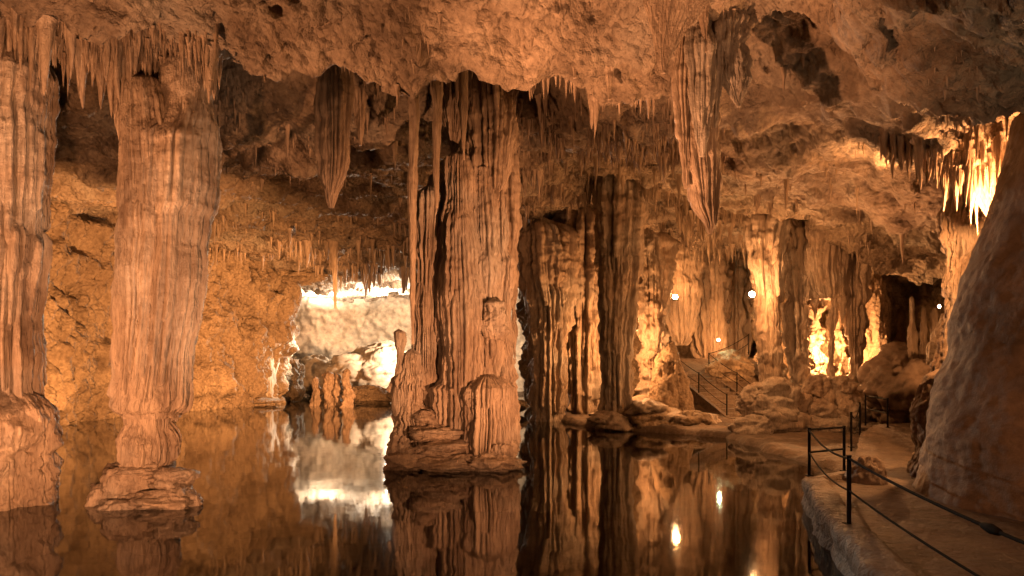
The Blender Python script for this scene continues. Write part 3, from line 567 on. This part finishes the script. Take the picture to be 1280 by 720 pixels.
for i in range(46):
    t = rg.random(); px = 745+t*138; d = rg.uniform(26.6, 30); py0 = 457+F*(HC-.1)/d
    hgt = (1-abs(t-.42)*1.5)*rg.uniform(0, 26); s = rg.uniform(.28, .75)
    if i == 0: px, py0, hgt, s, d = 790, 540, 22, 1.5, 28.6
    if i == 1: px, py0, hgt, s, d = 822, 541, 14, 1.3, 28.4
    boulder(px, py0-max(0, hgt), d, s, s*.9, s*rg.uniform(.4, .65), {0: 'largest rock of the rubble bank, under the slender column', 1: 'second largest rock of the rubble bank, toward the stairs'}.get(i, 'broken rock in the rubble bank under the slender column'), 20+i, M_COL if i % 3 else M_WALL, 'rocks of the rubble bank', 22, rg.uniform(0, 3), .5, name='rubble_rock')

# ---------------------------------------------------------------- stalactites of the ceiling
def stal_mesh(seed, nr=26, nt=14):
    rng = np.random.RandomState(seed); s = np.linspace(0, 1, nr)
    r = (1-s)**rng.uniform(.55, 1.1)*(1-.25*s)+.035
    r = r*(1+.10*perlin(s*7, seed*3.1, 0))+.35*np.exp(-s*14); r[-1] = .004
    T, Sg = np.meshgrid(np.arange(nt)*2*math.pi/nt, s, indexing='ij')
    R = r[None]*(1+.22*perlin(np.cos(T)*1.5, np.sin(T)*1.5, Sg*1.4+seed)+.12*perlin(np.cos(T)*3, np.sin(T)*3, Sg*9+seed))
    bx = .5*perlin(s*1.5, seed*1.7, 5)*s; by = .5*perlin(s*1.5, seed*2.3, 9)*s
    return np.stack([R*np.cos(T)+bx[None], R*np.sin(T)+by[None], -Sg], -1).reshape(-1, 3), grid_q(nt, nr, wrap=True)[:, ::-1]
PROTO = []
for k in range(12):
    V, q = stal_mesh(k+1); o = mesh_obj('stalactite', V, q, M_STAL); PROTO.append(o.data); bpy.data.objects.remove(o)
SM = [(np.array([v.co for v in m.vertices]), np.array([p.vertices[:] for p in m.polygons])) for m in PROTO]
rg = random.Random(11)
# cluster: photo columns, distances, count, length, slenderness, label
CL = [
 (62, 152, 12.2, 12.8, 26, (.35, 1.25), 'slender stalactite in the fringe between the two left columns', 'fringe between the left columns'),
 (150, 270, 12.0, 12.7, 30, (.25, .75), 'short stalactite in the fringe over the shoulder of the left column', 'fringe over the left column'),
 (-20, 62, 11.7, 12.3, 14, (.5, 1.4), 'stalactite in the bundle at the top left corner of the cave', 'bundle in the top left corner'),
 (270, 500, 15.5, 24, 14, (.3, .9), 'stalactite in the dark recess between the left and middle columns', 'stalactites of the dark recess'),
 (505, 750, 13.6, 18, 44, (.3, 1.0), 'dim stalactite behind the slab edge above the middle column', 'stalactites behind the slab edge'),
 (515, 655, 16.0, 17.4, 26, (.6, 1.7), 'long stalactite in the crown above the middle column', 'crown of the middle column'),
 (640, 850, 16, 24, 40, (.4, 1.3), 'stalactite between the middle column and the longest stalactite', 'stalactites over the slender column'),
 (380, 520, 38, 50, 26, (.5, 1.6), 'stalactite fringing the bright daylight strip', 'stalactites over the daylight strip'),
 (1150, 1275, 12.2, 13.8, 30, (.4, 1.2), 'brightly lit stalactite at the top of the dark buttress', 'bright stalactites by the buttress'),
 (800, 940, 26, 36, 24, (.5, 1.5), 'stalactite over the lit gallery behind the stairs', 'stalactites over the gallery'),
 (930, 1130, 17, 24, 13, (.3, 1.0), 'stalactite on the ochre ceiling above the stone pipe curtain', 'stalactites over the pipe curtain'),
]
tot = 0
for a, b, d0, d1, n, (l0, l1), lab, grp in CL:
    mem = []
    for i in range(n):
        px = rg.uniform(a, b); d = rg.uniform(d0, d1); x = (px-640)/F*d; z = float(ceil_z(np.array([x]), np.array([d]))[0])
        L = l0+(l1-l0)*rg.random()**2; r = L*rg.uniform(.06, .12)
        o = bpy.data.objects.new('stalactite', PROTO[rg.randrange(12)]); C.objects.link(o)
        o.location = (x, d, z+.08); o.scale = (r, r, L+.08); o.rotation_euler = (0, 0, rg.uniform(0, 6.28))
        tag(o, lab, 'stalactite', grp); tot += 1; mem.append((px, L, r, o))
    pool = list(mem)
    for word, key in (('longest', lambda m: m[1]), ('leftmost', lambda m: -m[0]), ('rightmost', lambda m: m[0]), ('second longest', lambda m: m[1]), ('third longest', lambda m: m[1]), ('shortest', lambda m: -m[1])):
        m = max(pool, key=key); pool.remove(m); m[3]['label'] = word+' stalactite of the '+grp.replace('stalactites of', 'group in').replace('stalactites', 'group')
    for m in pool: m[3]['label'] = ('long ' if m[1] > (l0+l1)/2 else 'short ')+('thick ' if m[2] > m[1]*.09 else 'thin ')+lab.replace('slender ', '').replace('short ', '').replace('long ', '').replace('dim ', '')
# the countless little drips: one mass
def drips(name, specs, seed, label, mat):
    rg = np.random.RandomState(seed); Vs = []; Qs = []; n0 = 0
    for x0, x1, y0, y1, n, l0, l1, thr in specs:
        m = n*3; x = rg.uniform(x0, x1, m); y = rg.uniform(y0, y1, m)
        dens = perlin(x*.45, y*.6, 77.0)+.6*perlin(x*1.4, y*1.4, 55.0); keep = dens > thr
        x = x[keep][:n]; y = y[keep][:n]; z = ceil_z(x, y)
        for xi, yi, zi in zip(x, y, z):
            V, q = SMALL[rg.randint(6)]; L = (l0+(l1-l0)*rg.random_sample()**2.5)*float(np.clip(.85+1.5*perlin(xi*.8, yi*.8, 3.3), .35, 1.7)); r = L*rg.uniform(.07, .15)+.008
            a = rg.uniform(0, 6.28); c, s = math.cos(a), math.sin(a)
            v = V*np.array([r, r, L+.06]); v = np.stack([v[:, 0]*c-v[:, 1]*s+xi, v[:, 0]*s+v[:, 1]*c+yi, v[:, 2]+zi+.06], 1)
            Vs.append(v); Qs.append(q+n0); n0 += len(v)
    o = mesh_obj(name, np.concatenate(Vs), np.concatenate(Qs), mat)
    return tag(o, label, 'stalactites', kind='stuff')
SMALL = []
for k in range(6): SMALL.append(stal_mesh(k+40, 9, 7))
drips('small_stalactites', [
   (-9.5, -1.6, 13.4, 19, 700, .06, .40, .1), (-1.6, 4.5, 13.2, 19, 3000, .08, .60, -.02), (-12, -2, 19, 30, 500, .08, .4, .25), (-2, 6, 19, 30, 1600, .10, .6, .15), (-18, 4, 30, 38, 500, .2, .7, .2), (-18, 4, 38, 50, 1500, .2, 1.2, .1),
   (-9.8, -5.4, 12.1, 12.8, 1000, .12, .95, -.6), (-2.2, 3.2, 12.9, 13.6, 500, .10, .7, -.2), (-5, 4, 10.6, 12.9, 180, .04, .22, .1),
   (4, 14, 26, 40, 1500, .2, .9, .0), (4, 14, 12, 26, 420, .08, .4, .2), (4, 9, 8, 10.2, 60, .04, .18, .2), (7.4, 10.5, 12, 14, 500, .08, .6, -.2)],
   5, 'countless little drip stalactites covering the ceiling', M_STAL)

# ---------------------------------------------------------------- the path
left = [(2.75, 2.5), (3.0, 4), (3.75, 7), (4.6, 10), (5.5, 12.75), (6.6, 13.5), (7.6, 15.2), (8.9, 17.6), (10.1, 19.8), (11.5, 21.5), (13.5, 22.3)]
right = [(8.2, 2.5), (8.2, 4), (8.6, 7), (8.8, 9.6), (9.6, 11.2), (10.0, 12.4), (10.6, 14), (11.8, 16.2), (13.2, 18.2), (14.6, 20.0), (15.6, 21)]
def arc(p, n):
    p = np.array(p, float); s = np.r_[0, np.cumsum(np.linalg.norm(np.diff(p, axis=0), axis=1))]; u = np.linspace(0, s[-1], n)
    return np.stack([np.interp(u, s, p[:, 0]), np.interp(u, s, p[:, 1])], 1)
nA, nB = 260, 90
Lp = arc(left, nA); Rp = arc(right, nA)
Lp[:, 0] += .05*perlin(Lp[:, 1]*2, 1, 1)+.03*perlin(Lp[:, 1]*7, 3, 1)
t = np.linspace(0, 1, nB)
G = Lp[:, None]*(1-t[None, :, None])+Rp[:, None]*t[None, :, None]
zt = .40+.30*sstep(17, 22, G[..., 1])+.02*fbm(G[..., 0]*1.2, G[..., 1]*1.2, 3, 3)+.008*fbm(G[..., 0]*6, G[..., 1]*6, 3, 2)
V = np.concatenate([G, zt[..., None]], -1)
tag(mesh_obj('path', V, grid_q(nA, nB, flip=True), M_PATH), kind='structure')
# stone kerb down to the water along the lake side
k = 26; kerb = []
prof = [(.34, .405), (.32, .47), (.26, .49), (.16, .485), (.06, .48), (-.02, .46), (-.07, .41), (-.08, .3), (-.05, .15), (-.10, 0), (-.06, -.2), (-.1, -.8)]
dr = np.gradient(Lp, axis=0); dr /= np.linalg.norm(dr, axis=1)[:, None]; nr = np.stack([dr[:, 1], -dr[:, 0]], 1)
for j, (off, z) in enumerate(prof):
    o_ = off+.045*fbm(Lp[:, 0]*2.5, Lp[:, 1]*2.5, z*3+j*.2, 3)
    kerb.append(np.concatenate([Lp+nr*o_[:, None], (z+.30*sstep(17, 22, Lp[:, 1])*(z > 0)+.03*fbm(Lp[:, 0]*2, Lp[:, 1]*2, j*.3, 3))[:, None]], 1))
kerb = np.stack(kerb, 1)
kerb = kerb[Lp[:, 1] < 13.6]
tag(mesh_obj('stone_kerb', kerb, grid_q(len(kerb), len(prof)), M_PATH), 'rough stone kerb edging the path along the water', 'kerb')
# end of the platform: low stone face
# ---------------------------------------------------------------- railings
def sag(a, b, s, n=14):
    a = np.array(a, float); b = np.array(b, float); u = np.linspace(0, 1, n)[:, None]
    p = a*(1-u)+b*u; p[:, 2] -= s*4*(u*(1-u))[:, 0]; return p
def post(root, base, h, r=.028):
    m = MB(); m.tube([(0, 0, -.1), (0, 0, .02), (0, 0, h*.5), (0, 0, h)], [r, r, r, r], 10); m.tube([(0, 0, h), (0, 0, h+.015)], [r*1.3, r*1.1], 10)
    m.box((0, 0, .012), (.06, .06, .01))
    rel = np.array(base)-np.array(root.location); o = m.build('post', M_IRON, root); o.location = rel
    return o
def railing(label, posts, h, segs, spans=(), bars=(), group='rope railings', joint=None):
    r = empty('rope_railing', posts[0], label, 'railing', group)
    for p in posts: post(r, p, h)
    org = np.array(posts[0])
    for f, r_ in ((.97, .016), (.50, .013)):
        pts = []
        for i, j, s in spans:
            a = np.array(posts[i])+[0, 0, h*f]; b = np.array(posts[j])+[0, 0, h*f]; q = sag(a, b, s); pts += list(q if not pts else q[1:])
        if pts: m = MB(); m.tube(np.array(pts)-org, r_, 8); m.build('rope', M_ROPE, r, smooth=True)
    for i, j in bars:
        for f in (.98, .50):
            m = MB(); m.tube([np.array(posts[i])+[0, 0, h*f]-org, np.array(posts[j])+[0, 0, h*f]-org], .02, 8); m.build('bar', M_IRON, r)
    if joint is not None:
        a = np.array(joint[0]); b = np.array(joint[1]); m = MB(); u = np.linspace(0, 1, 12)[:, None]
        pp = a*(1-u)+b*u; rad = .016+.022*np.sin(np.linspace(0, math.pi, 12))**.6*(1+.25*perlin(np.linspace(0, 5, 12), 2, 2))
        m.tube(pp-org, rad, 10); m.build('tape_joint', M_TAPE, r, smooth=True)
    return r
Q0 = (3.45, 4.1, .46); Q1 = (4.42, 8.95, .46); Q2 = (5.62, 12.9, .46); Q3 = (6.62, 13.6, .44); Q4 = (8.75, 17.6, .44)
s_ = sag(np.array(Q1)+[0, 0, .873], np.array(Q0)+[0, 0, .873], .05, 50)
railing('black rope railing on iron posts along the lake side of the near path', [Q0, Q1, Q2, Q3], .9, None, [(0, 1, .05), (1, 2, .10)], [(2, 3)], joint=(s_[36], s_[39]))
railing('single iron post with a slack wire where the path bends away', [Q4, (10.3, 20.2, .55)], .9, None, [(0, 1, .25)])
railing('iron railing at the far end of the path before the alcove', [(11.5, 22.2, .7), (11.45, 20.8, .65), (13.2, 22.6, .7)], .9, None, [(0, 1, .02), (0, 2, .06)], [])

# ---------------------------------------------------------------- stairs of the gallery
st = empty('staircase', (9.0, 28.6, .2), 'concrete stairs climbing from the bank to the lit gallery', 'stairs')
o0 = np.array(st.location)
A = np.array([10.0, 28.6, .22]); B = np.array([8.6, 33.0, 2.15]); ns = 12
dirv = (B-A)/ns; rzv = math.atan2(-(B-A)[0], (B-A)[1])
for i in range(ns):
    c = A+dirv*(i+.5); m = MB(); m.box((c[0]-o0[0], c[1]-o0[1], c[2]-o0[2]-.2), (.95, .22, .28), rzv); m.build('step', M_PATH, st)
sd = np.array([-math.cos(rzv), -math.sin(rzv), 0])
for sg in (1, -1):
    m = MB(); a = A+sd*1.02*sg-o0; b = B+sd*1.02*sg-o0
    w_ = np.array([.09*math.cos(rzv), .09*math.sin(rzv), 0]); up = np.array([0, 0, .16]); dn = np.array([0, 0, -.5])
    v = [a-w_+dn, a+w_+dn, a+w_+up, a-w_+up, b-w_+dn, b+w_+dn, b+w_+up, b-w_+up]
    m.add(v, [[0,1,2,3],[7,6,5,4],[0,4,5,1],[1,5,6,2],[2,6,7,3],[3,7,4,0]]); m.build('stringer', M_PATH, st)
ps = [tuple(A+(B-A)*t_+sd*1.0+np.array([0, 0, .1])) for t_ in (.05, .5, .98)]
railing('rope railing on the left side of the gallery stairs', ps, .95, None, [(0, 1, .06), (1, 2, .06)])
ps = [tuple(A+(B-A)*t_-sd*1.0+np.array([0, 0, .1])) for t_ in (.05, .5, .98)]+[(12.0, 34.6, 3.2)]
railing('rope railing on the right side of the gallery stairs, rising into the gallery', ps, .95, None, [(0, 1, .06), (1, 2, .06), (2, 3, .12)])

# ---------------------------------------------------------------- visible floodlights
def floodlight(px, py, d, size, label, W=0, glass=None, aim=(0, -1, .2), col=AMBER):
    p = np.array(P(px, py, d)); r = empty('floodlight', p, label, 'lamp', 'lit cave lamps')
    from mathutils import Vector
    r.rotation_euler = Vector(aim).to_track_quat('-Y', 'Z').to_euler()
    m = MB(); n = 14
    m.tube([(0, size*1.3, 0), (0, size*1.1, 0), (0, size*.2, 0), (0, .0, 0)], [size*.5, size*.8, size*1.15, size*1.2], n); m.build('housing', M_IRON, r, smooth=True)
    m = MB(); m.tube([(0, -.005, 0), (0, -size*.25, 0), (0, -size*.4, 0)], [size*1.05, size*.85, size*.35], n); m.build('glass', glass or M_GLOW, r, smooth=True)
    m = MB(); m.box((0, size*.7, -size*1.3), (size*1.0, size*.15, size*.12)); m.box((-size*1.25, size*.7, -size*.6), (size*.08, size*.15, size*.8)); m.box((size*1.25, size*.7, -size*.6), (size*.08, size*.15, size*.8)); m.build('bracket', M_IRON, r)
    if W:
        L = bpy.data.lights.new('flood', 'POINT'); L.energy = W; L.color = col; L.shadow_soft_size = size
        o = bpy.data.objects.new('light_of_floodlight', L); C.objects.link(o)
        q = p+np.array(aim)/np.linalg.norm(aim)*size*2.5; o.location = q
floodlight(940, 368, 24.0, .10, 'brightest lamp, on the left side of the stout column', 190)
floodlight(788, 401, 33.0, .12, 'lamp glowing between the slender and the knobby column', 200)
floodlight(844, 371, 34.5, .12, 'lamp in the upper gallery under the glowing pipes', 140)
floodlight(898, 425, 33.0, .07, 'small greenish lamp above the stairs railing', 20, M_GLOW2, col=(.8, 1, .6))
floodlight(1174, 383, 17.2, .035, 'small lamp at the alcove beside the ribbed column', 40)
